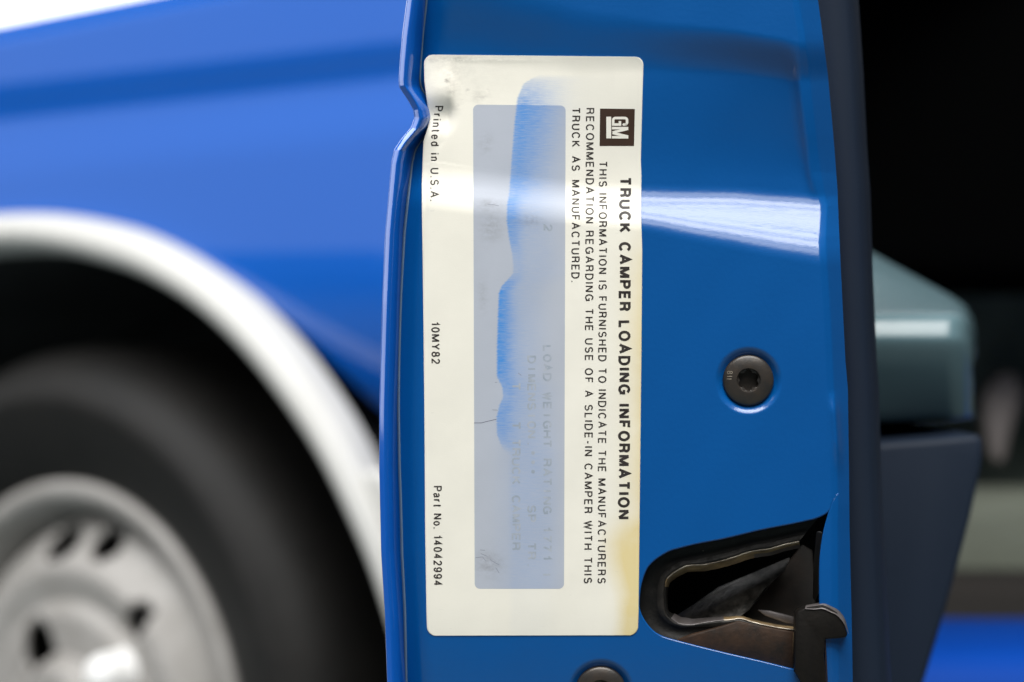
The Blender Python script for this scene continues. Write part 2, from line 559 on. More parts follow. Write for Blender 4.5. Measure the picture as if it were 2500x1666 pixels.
def H(x, y):
    """relief of the pressed door edge, millimetres towards the viewer"""
    x = np.asarray(x, float); y = np.asarray(y, float)
    yt, yb, sl = ledge(x)
    a, b = 54.0, np.interp(x, [1000, 1567, 2000], [46.0, 52.0, 76.0])
    # integral of a trapezoid of slope sl
    L = 0.5 * a + (yb - yt) + 0.5 * b
    u = y - (yt - a)
    s1 = np.clip(u, 0, a); s1 = s1 * s1 / (2 * a)
    s2 = np.clip(u - a, 0, None); s2 = np.minimum(s2, yb - yt)
    s2 = s2 + 0.22 * (s2 * s2 / (2 * (yb - yt)) - s2 / 2)
    s3 = np.minimum(np.clip(u - a - (yb - yt), 0, None), b); s3 = s3 - s3 * s3 / (2 * b)
    ramp = (s1 + s2 + s3) / L
    depth = sl * L * 0.1
    # right-hand end of the pocket
    xr = np.interp(y, [60, 141, 168, 330, 468, 503, 600], [1915, 1934, 1941, 1962, 1981, 2003, 2003])
    end = 1 - sm(-26, 16, x - xr) * np.interp(y, [60, 150, 330, 440, 480], [0.30, 0.30, 0.18, 0.06, 0.0])
    # rounded upper boundary
    ytop = np.interp(x, [1000, 1200, 1400, 1600, 1800, 1950], [22, 60, 98, 114, 128, 150])
    wtop = np.interp(x, [1000, 1250, 1600, 1950], [125, 100, 66, 52])
    topf = sm(-1, 1, (y - ytop) / wtop)
    dtop = depth * 0.60 + np.interp(x, [1000, 1200, 1500], [2.6, 1.8, 0.0])
    floor_ = dtop + (depth - dtop) * sm(150, 440, y)
    h = -np.where(y < yt - a, floor_ * topf, depth * (1 - ramp)) * end
    # cove along the outer skin
    hx = hem_smooth(y, 14)
    s = x - hx
    h = h - 6.6 * (1 - sm(20, 122, s)) ** 1.5
    # turned flange on the inner side
    f = x - fold_x(y)
    fp = np.maximum(f, 0)
    h = h - 0.1 * (0.55 * (np.sqrt(fp * fp + 16) - 4) * (fp > 0) + 0.9 * (np.sqrt(np.maximum(fp - 17, 0) ** 2 + 9) - 3))
    # flare below the pinched flange
    fl = sm(950, 1010, y) * (1 - sm(1075, 1170, y))
    h = h + 1.1 * fl * np.exp(-((x - 2037 - (y - 1000) * 0.08) / 11.0) ** 2)
    # screw dimples
    for cx, cy in SCREWS:
        r = np.hypot(x - cx, y - cy)
        h = h - 1.9 * (1 - sm(52, 84, r))
    # soft raised border between the pocket and the turned flange
    h = h + 0.55 * np.exp(-((x - fold_x(y) + 8) / 9.0) ** 2) * (1 - sm(400, 500, y)) * sm(90, 200, y)
    # slow waviness of pressed sheet
    h = h + 0.05 * np.sin(x * 0.013 + 1.0) * np.sin(y * 0.009 + 0.5) + 0.03 * np.sin(x * 0.03 + y * 0.021)
    h = h - 1.0 * (np.maximum(y - 1470, 0) / 200.0) ** 2 * 1.0
    # soft crown across the face
    h = h - 0.35 * ((x - 1500) / 500.0) ** 2
    return h


HOLE = [(2046, 1204), (2040, 1212), (2032, 1221), (2028, 1230), (2026, 1240), (2016, 1252), (1991, 1264), (1946, 1274.5), (1857, 1292), (1768, 1313), (1700, 1326), (1656, 1337), (1634, 1343.5),
        (1604, 1361), (1580, 1384), (1566, 1417), (1559.5, 1453), (1559.5, 1488), (1571, 1515), (1592, 1541), (1619, 1557), (1678, 1573.5), (1768, 1596), (1857, 1616.5), (1940, 1637), (1989, 1645), (1993, 1664),
        (1996, 1720), (1999, 1775), (2030, 1775), (2026, 1720), (2021, 1664), (2016, 1610), (2012, 1565), (2005, 1500), (2003, 1471), (2003, 1378), (2009, 1319), (2018, 1277), (2034, 1225)]


def smooth_loop(pts, per=5):
    p = np.array(pts, float)
    n = len(p)
    out = []
    for i in range(n):
        a, b, c, d = p[i - 1], p[i], p[(i + 1) % n], p[(i + 2) % n]
        sharp = np.linalg.norm(c - b) < 14
        for k in range(1 if sharp else per):
            f = k / per
            if sharp:
                out.append(b)
                continue
            v = 0.5 * ((2 * b) + (-a + c) * f + (2 * a - 5 * b + 4 * c - d) * f * f + (-a + 3 * b - 3 * c + d) * f ** 3)
            lin = b + (c - b) * f
            dv = v - lin
            m = np.linalg.norm(dv)
            lim = 0.06 * np.linalg.norm(c - b)
            out.append(lin + dv * min(1, lim / m) if m > 1e-6 else lin)
    return np.array(out)


HOLE_L = smooth_loop(HOLE, 5)


def inside(px, py, loop):
    x, y = loop[:, 0], loop[:, 1]
    x2, y2 = np.roll(x, -1), np.roll(y, -1)
    res = np.zeros(px.shape, bool)
    for a, b, c, d in zip(x, y, x2, y2):
        if b == d:
            continue
        cond = ((b > py) != (d > py)) & (px < (c - a) * (py - b) / (d - b) + a)
        res ^= cond
    return res


def door_shell():
    Y0, Y1 = -50, 1740
    step = 7.0
    pts = []
    ys = np.arange(Y0 + step, Y1 - 1, step)
    for y in ys:
        x0 = float(hem_x(y)) + 22 + step; x1 = float(trim_x(y)) + 14 - 3
        xs = np.arange(x0, x1, step)
        pts.append(np.stack([xs, np.full_like(xs, y)], 1))
    # finer sampling on the bright ledge, the fold, and round the screws
    for cx, cy in SCREWS:
        for r in np.arange(56, 88, 2.5):
            n = int(2 * math.pi * r / 3.5)
            t = np.arange(n) / n * 2 * math.pi
            pts.append(np.stack([cx + r * np.cos(t), cy + r * np.sin(t)], 1))
    ys = np.arange(Y0 + 4, Y1 - 4, 4.0)
    for dx in np.arange(-10, 30, 3.0):
        pts.append(np.stack([fold_x(ys) + dx, ys], 1))
    g = np.vstack(pts)
    g = g + np.random.uniform(-0.2, 0.2, g.shape)
    g = g[(g[:, 1] < Y1 - 2) & (g[:, 1] > Y0 + 2)]
    g = g[(g[:, 0] > hem_x(g[:, 1]) + 25) & (g[:, 0] < trim_x(g[:, 1]) + 11)]
    ins = inside(g[:, 0], g[:, 1], HOLE_L)
    g = g[~ins]
    # drop points that nearly touch the hole outline
    for cx, cy in SCREWS:
        g = g[np.hypot(g[:, 0] - cx, g[:, 1] - cy) > 53]
    keep = np.ones(len(g), bool)
    for q in HOLE_L:
        keep &= np.hypot(g[:, 0] - q[0], g[:, 1] - q[1]) > 2.0
    g = g[keep]
    by = np.arange(Y0, Y1 + 0.1, 7.0)
    left = np.stack([hem_x(by) + 22, by], 1)
    right = np.stack([trim_x(by) + 14, by], 1)[::-1]
    hole = HOLE_L.copy()
    hole = hole[hole[:, 1] < Y1 - 4]
    nl = len(left) + len(right)
    outer = np.vstack([left, right])
    coords = np.vstack([outer, HOLE_L * [1, 1], g])
    # clip the hole at the bottom border
    nh = len(HOLE_L)
    coords[nl:nl + nh, 1] = np.minimum(coords[nl:nl + nh, 1], Y1 - 3)
    edges = [(i, (i + 1) % nl) for i in range(nl)] + [(nl + i, nl + (i + 1) % nh) for i in range(nh)]
    wells = []
    for cx, cy in SCREWS:
        t = np.arange(60) / 60 * 2 * math.pi
        wl = np.stack([cx + 50 * np.cos(t), np.minimum(cy + 50 * np.sin(t), Y1 - 5 + 0.05 * np.cos(t))], 1)
        b0 = len(coords)
        coords = np.vstack([coords, wl]); wells.append(wl)
        edges += [(b0 + i, b0 + (i + 1) % 60) for i in range(60)]
    v, e, f, *_ = delaunay_2d_cdt([Vector(c) for c in coords], edges, [], 0, 1e-4)
    v = np.array([(a.x, a.y) for a in v])
    tri = np.array([t for t in f if len(t) == 3])
    c = v[tri].mean(1)
    ok = ~inside(c[:, 0], c[:, 1], coords[nl:nl + nh]) & inside(c[:, 0], c[:, 1], outer)
    for wl in wells:
        ok &= ~inside(c[:, 0], c[:, 1], wl)
    tri = tri[ok]
    h = H(v[:, 0], v[:, 1])
    co = Wn(v[:, 0], v[:, 1], h)
    e_ = 1.2
    ax = Wn(v[:, 0] + e_, v[:, 1], H(v[:, 0] + e_, v[:, 1])) - Wn(v[:, 0] - e_, v[:, 1], H(v[:, 0] - e_, v[:, 1]))
    ay = Wn(v[:, 0], v[:, 1] + e_, H(v[:, 0], v[:, 1] + e_)) - Wn(v[:, 0], v[:, 1] - e_, H(v[:, 0], v[:, 1] - e_))
    nrm = np.cross(ax, ay)
    nrm /= np.linalg.norm(nrm, axis=1)[:, None]
    nrm[nrm[:, 1] > 0] *= -1
    # face orientation towards the viewer (-Y)
    p0, p1, p2 = co[tri[:, 0]], co[tri[:, 1]], co[tri[:, 2]]
    fl = np.cross(p1 - p0, p2 - p0)[:, 1] > 0
    tri[fl] = tri[fl][:, ::-1]
    me = bpy.data.meshes.new('door_shell')
    nsurf = len(co)
    # sheet thickness at the latch opening: a short return wall
    hl = coords[nl:nl + nh]
    hh = H(hl[:, 0], hl[:, 1])
    w0 = Wn(hl[:, 0], hl[:, 1], hh)
    verts = [tuple(a) for a in co]
    faces = [tuple(int(i) for i in t) for t in tri]
    me.from_pydata(verts, [], faces)
    me.update()
    me.polygons.foreach_set('use_smooth', [True] * len(me.polygons))
    me.normals_split_custom_set_from_vertices([tuple(a) for a in nrm])
    return me, hl, hh


me, HL, HH = door_shell()
shell = link_mesh('door_shell', me, PAINT, door)
# rolled lip of the sheet round the latch opening
vs = []
cen = np.array([1800.0, 1460.0])
prev = np.roll(HL, 1, 0); nxt = np.roll(HL, -1, 0)
tan = nxt - prev
tan /= np.linalg.norm(tan, axis=1)[:, None] + 1e-9
inn = np.stack([-tan[:, 1], tan[:, 0]], 1)
mid_in = inside(HL[:, 0] + inn[:, 0] * 1.0, HL[:, 1] + inn[:, 1] * 1.0, HL)
inn[~mid_in] *= -1
for (x, y), h, d in zip(HL, HH, inn):
    for k, (q, dz) in enumerate(((-0.3, 0.03), (1.6, -0.02), (3.0, -0.35), (3.4, -1.2), (3.4, -2.2))):
        vs.append(W(x + d[0] * q, y + d[1] * q, h + dz))
n = len(HL)
fs = []
for i in range(n):
    k = (i + 1) % n
    for j in range(4):
        fs.append((i * 5 + j, k * 5 + j, k * 5 + j + 1, i * 5 + j + 1))
lip = mesh('opening_lip', vs, fs, PAINT, None)
sub(lip, shell)

# outer skin: hem roll, inner hem face, and the skin running forward to the hinge
ys = np.concatenate([np.arange(-50, 190, 10), np.arange(190, 420, 3), np.arange(420, 1741, 12)])
vs = []
for y in ys:
    x = float(hem_x(y)); xs = float(hem_smooth(y, 6))
    dx = float(hem_x(y + 2) - hem_x(y - 2)) / 4.0
    wd = math.sqrt(1 + dx * dx)
    sec = [(50, -7.6), (44, -5.6), (40, -4.4), (36, -3.2), (32, -2.0), (27, -1.1), (21, -0.5), (16.5, -0.1), (14.5, 0.0), (12.5, -0.12), (10.5, -0.34), (2.4, -1.33), (1.0, -1.6), (0.2, -2.1), (0.6, -2.8), (2, -5)]
    for s, h in sec:
        vs.append(W(xs + s if s > 30 else x + s * (1 if s > 20 else wd ** 0.7), y, h))
    for Yb in (0.03, 0.12, 0.35, 0.7, 1.02):
        p = W(x + 2, y, -5)
        vs.append(Vector((p.x + 0.010 * Yb / 1.0 + 0.0 * Yb, Yb, p.z)))
nc = 16 + 5
skin = mesh('outer_skin', vs, grid_faces(len(ys), nc), PAINT_OUT, door)
# bead of sealer where the hem meets the pressed edge
vs = []
for y in ys:
    x = float(hem_smooth(y, 12)) + 48 + 3 * math.sin(y * 0.006)
    for k in range(7):
        t = math.pi * k / 6
        xx = x - 3.4 * math.cos(t)
        vs.append(W(xx, y, float(H(xx, y)) - 0.05 + 0.42 * math.sin(t)))
seal = mesh('seam_sealer', vs, grid_faces(len(ys), 7), SEALER, door)

# ------------------------------------------------------------------ navy trim edge beside the painted edge
ys = np.arange(-60, 1761, 20)
tr = lambda y: np.interp(y, [-60, 0, 180, 360, 468, 640, 880, 950, 1160, 1290, 1664, 1760], [2092, 2095, 2107, 2116, 2124, 2129, 2140, 2145, 2151, 2158, 2175, 2180])
vs = []
for y in ys:
    a = float(trim_x(y)) - 2; b = float(tr(y))
    for x, D in ((a, 0.650), (a, 0.619), (a + 3, 0.616), (a + 8, 0.615), (b - 34, 0.6155), (b - 20, 0.617), (b - 9, 0.6215), (b - 3, 0.629), (b, 0.639), (b + 1, 0.66)):
        vs.append(P(x, y, D))
    p = P(b + 1, y, 0.66)
    for Yb in (0.2, 0.5, 1.0):
        vs.append(Vector((p.x, Yb, p.z)))
trim = mesh('trim_panel', vs, grid_faces(len(ys), 13), NAVY, door)

# armrest: sloping top, rounded front edge, upright face, rounded outer end
nx = 40
xs = np.concatenate([np.linspace(2090, 2310, 16), 2310 + 112 * np.sin(np.linspace(0, math.pi / 2, 20))[1:]])
vs = []
rows_n = 0
for x in xs:
    k = max(0.0, (x - 2310) / 112.0)
    back = 0.045 * (1 - math.sqrt(max(0.0, 1 - min(k, 1.0) ** 2)))
    ytop = float(np.interp(x, [2090, 2134, 2219, 2304, 2362, 2390, 2410, 2422], [598, 620, 667, 713, 747, 778, 815, 850]))
    yedge = 768 + 90 * max(0, k) ** 3
    if ytop > yedge - 6:
        ytop = yedge - 6
    low_ = 14 * (x - 2140) / 260
    prof = [(ytop + 30, 1.02), (ytop, 0.97), (ytop + (yedge - ytop) * 0.35, 0.92), (ytop + (yedge - ytop) * 0.75, 0.862), (yedge - 8, 0.826), (yedge + 1, 0.8150), (yedge + 8, 0.8128), (yedge + 20, 0.8116), (yedge + 35, 0.8104), (yedge + 52, 0.8092),
            (yedge + 60, 0.8090), (yedge + 70, 0.8095), (yedge + 90, 0.8106), (910, 0.8160), (1000, 0.8250), (1022 - low_, 0.8275), (1030 - low_, 0.829), (1034 - low_, 0.84), (1034 - low_, 1.0)]
    rows_n = len(prof)
    for y, D in prof:
        q = P(x, y, D)
        q.y += back
        vs.append(q)
arm = mesh('armrest', vs, grid_faces(len(xs), rows_n), TEAL, door)
# door pocket under the armrest
pocket = slab('door_pocket', [(2100, 1086), (2150, 1082), (2280, 1072), (2385, 1062), (2402, 1066), (2400, 1130), (2372, 1260), (2330, 1420), (2290, 1560), (2250, 1690), (2230, 1780), (2100, 1780)], 0.80, 0.22, NAVY, door, 0.009)

# ------------------------------------------------------------------ screws
def screw(cx, cy, rot):
    h0 = float(H(cx + 90, cy - 60))
    c = Vector((W(cx, cy, 0).x, 0, W(cx, cy, 0).z))
    R = 6.25e-3
    n = 96

    def lobed(t):
        # six-lobe socket outline
        return 2.45e-3 * (1 + 0.105 * math.cos(6 * (t - rot)) - 0.02 * math.cos(12 * (t - rot)))
    rings = []
    # outside rim up and over the domed head, then down the socket
    for r, y in ((R * 0.98, 1.6), (R, 0.9), (R * 0.985, 0.35), (R * 0.95, 0.05), (R * 0.88, -0.16), (R * 0.75, -0.40), (R * 0.62, -0.56), (R * 0.53, -0.62)):
        rings.append([(r * math.cos(2 * math.pi * k / n), r * math.sin(2 * math.pi * k / n), y) for k in range(n)])
    for sc, y in ((1.22, -0.62), (1.10, 0.02), (1.0, 0.10), (0.99, 0.6), (0.97, 2.2), (0.90, 2.4)):
        rings.append([(lobed(2 * math.pi * k / n) * sc * math.cos(2 * math.pi * k / n) if sc < 1.05 else 2.45e-3 * sc * math.cos(2 * math.pi * k / n),
                       lobed(2 * math.pi * k / n) * sc * math.sin(2 * math.pi * k / n) if sc < 1.05 else 2.45e-3 * sc * math.sin(2 * math.pi * k / n), y) for k in range(n)])
    vs = []
    for rg in rings:
        for a, b, y in rg:
            vs.append(Vector((c.x + a, (y - h0 + 0.35) * 1e-3, c.z + b)))
    fs = grid_faces(len(rings), n, True)
    last = (len(rings) - 1) * n
    fs.append(tuple(last + k for k in range(n)))
    o = mesh('screw', vs, fs, SCREWMAT, door)
    edge_split(o, 38)
    return o, c, h0


s1, c1, h1 = screw(1828, 929, math.radians(30))
s2, c2, h2 = screw(1467, 1691, math.radians(12))
s1['label'] = 'black six-lobe screw in the middle of the painted edge'
s2['label'] = 'black screw cut off by the bottom of the picture'


# ------------------------------------------------------------------ stroke lettering
def arc(cx, cy, rx, ry, a0, a1, n=14):
    return [(cx + rx * math.cos(math.radians(a0 + (a1 - a0) * k / n)), cy + ry * math.sin(math.radians(a0 + (a1 - a0) * k / n))) for k in range(n + 1)]


G = {}
G['A'] = (.80, [[(0, 0), (.40, 1), (.80, 0)], [(.14, .34), (.66, .34)]])
G['B'] = (.66, [[(.38, .53), (0, .53), (0, 1), (.38, 1)] + arc(.38, .765, .22, .235, 90, -90)[1:], [(0, .5), (0, 0), (.40, 0)] + arc(.40, .265, .26, .265, -90, 90)[1:]])
G['C'] = (.76, [arc(.39, .5, .39, .5, 38, 322, 26)])
G['D'] = (.72, [[(.30, 1), (0, 1), (0, 0), (.30, 0)] + arc(.30, .5, .42, .5, -90, 90, 18)[1:]])
G['E'] = (.62, [[(.62, 1), (0, 1), (0, 0), (.62, 0)], [(0, .52), (.56, .52)]])
G['F'] = (.58, [[(.58, 1), (0, 1), (0, 0)], [(0, .50), (.52, .50)]])
G['G'] = (.80, [arc(.40, .5, .40, .5, 40, 325, 26), [(.46, .47), (.79, .47), (.79, 0.02)]])
G['H'] = (.70, [[(0, 0), (0, 1)], [(.70, 0), (.70, 1)], [(0, .52), (.70, .52)]])
G['I'] = (0.0, [[(0, 0), (0, 1)]])
G['K'] = (.70, [[(0, 0), (0, 1)], [(.66, 1), (0, .36)], [(.24, .58), (.70, 0)]])
G['L'] = (.56, [[(0, 1), (0, 0), (.56, 0)]])
G['M'] = (.88, [[(0, 0), (0, 1)], [(.88, 0), (.88, 1)], [(.03, .98), (.44, .02)], [(.85, .98), (.44, .02)]])
G['N'] = (.70, [[(0, 0), (0, 1)], [(.70, 0), (.70, 1)], [(.02, .99), (.68, .01)]])
G['O'] = (.82, [arc(.41, .5, .41, .5, 0, 360, 36)])
G['P'] = (.64, [[(0, 0), (0, 1), (.38, 1)] + arc(.38, .74, .26, .26, 90, -90)[1:] + [(0, .48)]])
G['R'] = (.68, [[(0, 0), (0, 1), (.40, 1)] + arc(.40, .755, .25, .245, 90, -90)[1:] + [(0, .51)], [(.40, .50), (.58, .44), (.62, .30), (.64, .08), (.68, 0)]])
G['S'] = (.68, [arc(.34, .745, .29, .255, 20, 180, 14) + arc(.34, .745, .29, .255, 180, 258, 6)[1:] + [(.40, .47)] + arc(.35, .265, .32, .265, 72, -160, 20)])
G['T'] = (.68, [[(0, 1), (.68, 1)], [(.34, 1), (.34, 0)]])
G['U'] = (.70, [[(0, 1), (0, .32)] + arc(.35, .32, .35, .32, 180, 360, 16)[1:] + [(.70, 1)]])
G['V'] = (.74, [[(0, 1), (.37, 0), (.74, 1)]])
G['W'] = (1.06, [[(0, 1), (.26, 0), (.53, 1), (.80, 0), (1.06, 1)]])
G['Y'] = (.74, [[(0, 1), (.37, .44), (.74, 1)], [(.37, .44), (.37, 0)]])
G['0'] = (.58, [arc(.29, .5, .29, .5, 0, 360, 30)])
G['1'] = (.34, [[(0, .76), (.20, .80), (.28, 1), (.28, 0)]])
G['2'] = (.58, [arc(.29, .72, .28, .28, 170, 0, 12) + [(.54, .58), (.02, .06), (.0, 0), (.58, 0)]])
G['4'] = (.60, [[(.44, 0), (.44, 1), (0, .28), (.60, .28)]])
G['7'] = (.56, [[(0, 1), (.56, 1), (.30, .5), (.18, 0)]])
G['8'] = (.58, [arc(.29, .76, .24, .24, -90, 270, 24), arc(.29, .26, .29, .26, 90, 450, 24)])
G['9'] = (.58, [arc(.29, .69, .28, .31, 0, 360, 26), arc(.29, .5, .29, .5, 0, -150, 16)])
G['r'] = (.30, [[(0, 0), (0, .72)], [(0, .45), (.06, .62), (.16, .70), (.30, .71)]])
G['i'] = (0.0, [[(0, 0), (0, .72)], [(0, .88), (0, 1)]])
G['n'] = (.48, [[(0, 0), (0, .72)], [(0, .45), (.03, .60)] + arc(.26, .50, .22, .22, 150, 0, 10) + [(.48, 0)]])
G['t'] = (.28, [[(.12, .95), (.12, .12), (.17, .01), (.28, 0)], [(0, .72), (.28, .72)]])
G['e'] = (.52, [[(.0, .38), (.52, .38)] + arc(.26, .36, .26, .36, 5, 325, 24)])
G['d'] = (.52, [[(.52, 0), (.52, 1)], arc(.26, .36, .26, .36, 0, 360, 26)])
G['a'] = (.50, [arc(.24, .52, .22, .20, 165, 0, 10) + [(.46, .10), (.50, 0)], [(.46, .44), (.18, .38)] + arc(.17, .19, .17, .19, 90, 270, 10) + [(.34, .06), (.46, .22)]])
G['o'] = (.54, [arc(.27, .36, .27, .36, 0, 360, 26)])
G['.'] = (0.0, [[(0, -0.06), (0, .07)]])
G['-'] = (.34, [[(0, .40), (.34, .40)]])
G['*'] = (.36, [[(.18, .95), (.18, .45)], [(0, .80), (.36, .60)], [(0, .60), (.36, .80)]])
G['|'] = (0.0, [[(0, 0), (0, 1)]])


def ribbon(pl, w, jit=0.0):
    """2-D ribbon of width w along polyline; returns (points, quads)"""
    p = np.array(pl, float)
    closed = np.linalg.norm(p[0] - p[-1]) < 1e-6 and len(p) > 3
    if closed:
        p = p[:-1]
    n = len(p)
    L, R = [], []
    for i in range(n):
        if closed:
            d0 = p[i] - p[i - 1]; d1 = p[(i + 1) % n] - p[i]
        else:
            d0 = p[i] - p[max(i - 1, 0)] if i > 0 else p[1] - p[0]
            d1 = p[min(i + 1, n - 1)] - p[i] if i < n - 1 else d0
        d0 = d0 / (np.linalg.norm(d0) + 1e-9); d1 = d1 / (np.linalg.norm(d1) + 1e-9)
        n0 = np.array([-d0[1], d0[0]]); n1 = np.array([-d1[1], d1[0]])
        m = n0 + n1
        l = np.linalg.norm(m)
        m = m / l if l > 1e-6 else n0
        k = min(1.0 / max(0.35, float(m @ n0)), 2.4)
        L.append(p[i] + m * w / 2 * k); R.append(p[i] - m * w / 2 * k)
    pts = L + R
    q = [(i, (i + 1) % n, n + (i + 1) % n, n + i) for i in range(n if closed else n - 1)]
    return pts, q


def text_strokes(s, cap, w, gap=0.26, space=0.62, mono=None):
    """list of polylines in px (along, up) and total length"""
    x = 0.0
    out = []
    inner = cap - w
    for ch in s:
        if ch == ' ':
            x += mono if mono else space * cap
            continue
        wd, st = G[ch]
        if mono:
            ww = mono * 0.66
            k = ww / max(wd * inner, 1e-6) if wd > 0 else 1.0
            k = min(k, 1.3)
            ox = x + (mono - wd * inner * k) / 2
            for pl in st:
                out.append([(ox + a * inner * k, w / 2 + b * inner) for a, b in pl])
            x += mono
        else:
            for pl in st:
                out.append([(x + w / 2 + a * inner, w / 2 + b * inner) for a, b in pl])
            x += wd * inner + w + gap * cap
    return out, x - (0 if mono else gap * cap)


# ------------------------------------------------------------------ the information label
def label_extra(x, y):
    """the label's own lift and wrinkles above the painted sheet, mm"""
    x = np.asarray(x, float); y = np.asarray(y, float)
    e = 0.16 + 0 * x
    # loose upper left corner, creased where the hem pinches in
    crest = 1086 + 10 * np.sin((y - 140) * 0.02)
    side = np.where(x < crest, np.exp(-((x - crest) / 60.0) ** 2), np.exp(-((x - crest) / 14.0) ** 2))
    e = e + 1.35 * side * np.exp(-((y - 222) / 46.0) ** 2)
    e = e + 0.5 * np.exp(-((x - 1058) / 30.0) ** 2) * np.exp(-((y - 300) / 60.0) ** 2)
    # faint ripples and a crease where the sheet steps out
    e = e + 0.05 * np.sin((y - 440 - (x - 1040) * 0.2) / 9.0) * np.exp(-((y - 470) / 30.0) ** 2) * np.exp(-((x - 1100) / 70.0) ** 2)
    e = e + 0.05 * np.exp(-((y - 148) / 6.0) ** 2) * np.exp(-((x - 1200) / 120.0) ** 2)
    e = e + 0.010 * np.sin(x * 0.021 + y * 0.013) * np.sin(y * 0.0171 + 0.7)
    return e


def H_label(x, y):
    # the label bridges the cove beside its left edge instead of following it down
    x = np.asarray(x, float); y = np.asarray(y, float)
    s = x - hem_smooth(y, 14)
    return np.maximum(H(x, y), H(np.maximum(x, 1095), y) - 0.0045 * np.maximum(1095 - x, 0) ** 1.2) + label_extra(x, y)


LE_Y = [134, 156, 200, 240, 294, 320, 345, 450, 520, 730, 1010, 1300, 1497, 1552]
LE_X = [1036, 1035, 1036, 1041, 1049, 1042, 1033.5, 1029.5, 1030, 1033, 1036, 1038, 1041, 1043]
RE_Y = [138, 240, 390, 430, 520, 610, 860, 1310, 1497, 1552]
RE_X = [1571.5, 1568.5, 1564.5, 1566, 1565, 1568, 1566, 1561, 1559, 1557]


def draped(name, rows, mat_, parent, lift, ncol, skirt=0.0):
    """rows = list of (y_left, y_right, x_left, x_right); a sheet draped on the door edge with 'px' UVs"""
    px = []
    for yl, yr, xl, xr in rows:
        t = np.linspace(0, 1, ncol)
        px.append(np.stack([xl + (xr - xl) * t, yl + (yr - yl) * t], 1))
    px = np.vstack(px)
    h = H_label(px[:, 0], px[:, 1]) + lift
    co = Wn(px[:, 0], px[:, 1], h)
    fs = grid_faces(len(rows), ncol)
    fs = [f[::-1] for f in fs]
    vs = [tuple(c) for c in co]
    uv = [tuple(q) for q in px]
    if skirt:
        nr = len(rows)
        loop = list(range(ncol)) + [i * ncol + ncol - 1 for i in range(1, nr)] + list(range((nr - 1) * ncol + ncol - 2, (nr - 1) * ncol - 1, -1)) + [i * ncol for i in range(nr - 2, 0, -1)]
        b0 = len(vs)
        lo = Wn(px[loop, 0], px[loop, 1], h[loop] - skirt)
        vs += [tuple(c) for c in lo]
        uv += [uv[i] for i in loop]
        m = len(loop)
        for i in range(m):
            k = (i + 1) % m
            fs.append((loop[i], loop[k], b0 + k, b0 + i))
    me = bpy.data.meshes.new(name)
    me.from_pydata(vs, [], fs)
    me.update()
    ul = me.uv_layers.new(name='px')
    idx = np.empty(len(me.loops), int)
    me.loops.foreach_get('vertex_index', idx)
    uva = np.array(uv)[idx] / 1000.0
    ul.data.foreach_set('uv', uva.ravel())
    o = link_mesh(name, me, mat_, parent)
    return o, np.array(uv)


def corner_rows(y0l, y0r, y1l, y1r, xl, xr, r, step):
    """rows of a sheet with rounded corners; xl(y), xr(y) give its straight edges"""
    n = int(max(y1l - y0l, y1r - y0r) / step)
    ts = np.unique(np.concatenate([np.linspace(0, 1, n), (1 - np.cos(np.linspace(0, math.pi / 2, 9))) * r / (y1l - y0l), 1 - (1 - np.cos(np.linspace(0, math.pi / 2, 9))) * r / (y1l - y0l)]))
    rows = []
    for t in ts:
        yl = y0l + (y1l - y0l) * t; yr = y0r + (y1r - y0r) * t
        d = min(t, 1 - t) * (y1l - y0l)
        ins = 0.0
        if d < r:
            ins = r - math.sqrt(max(0, r * r - (r - d) ** 2))
        a, b = xl(yl) + ins, xr(yr) - ins
        rows.append((yl, yr, a, b))
    return rows


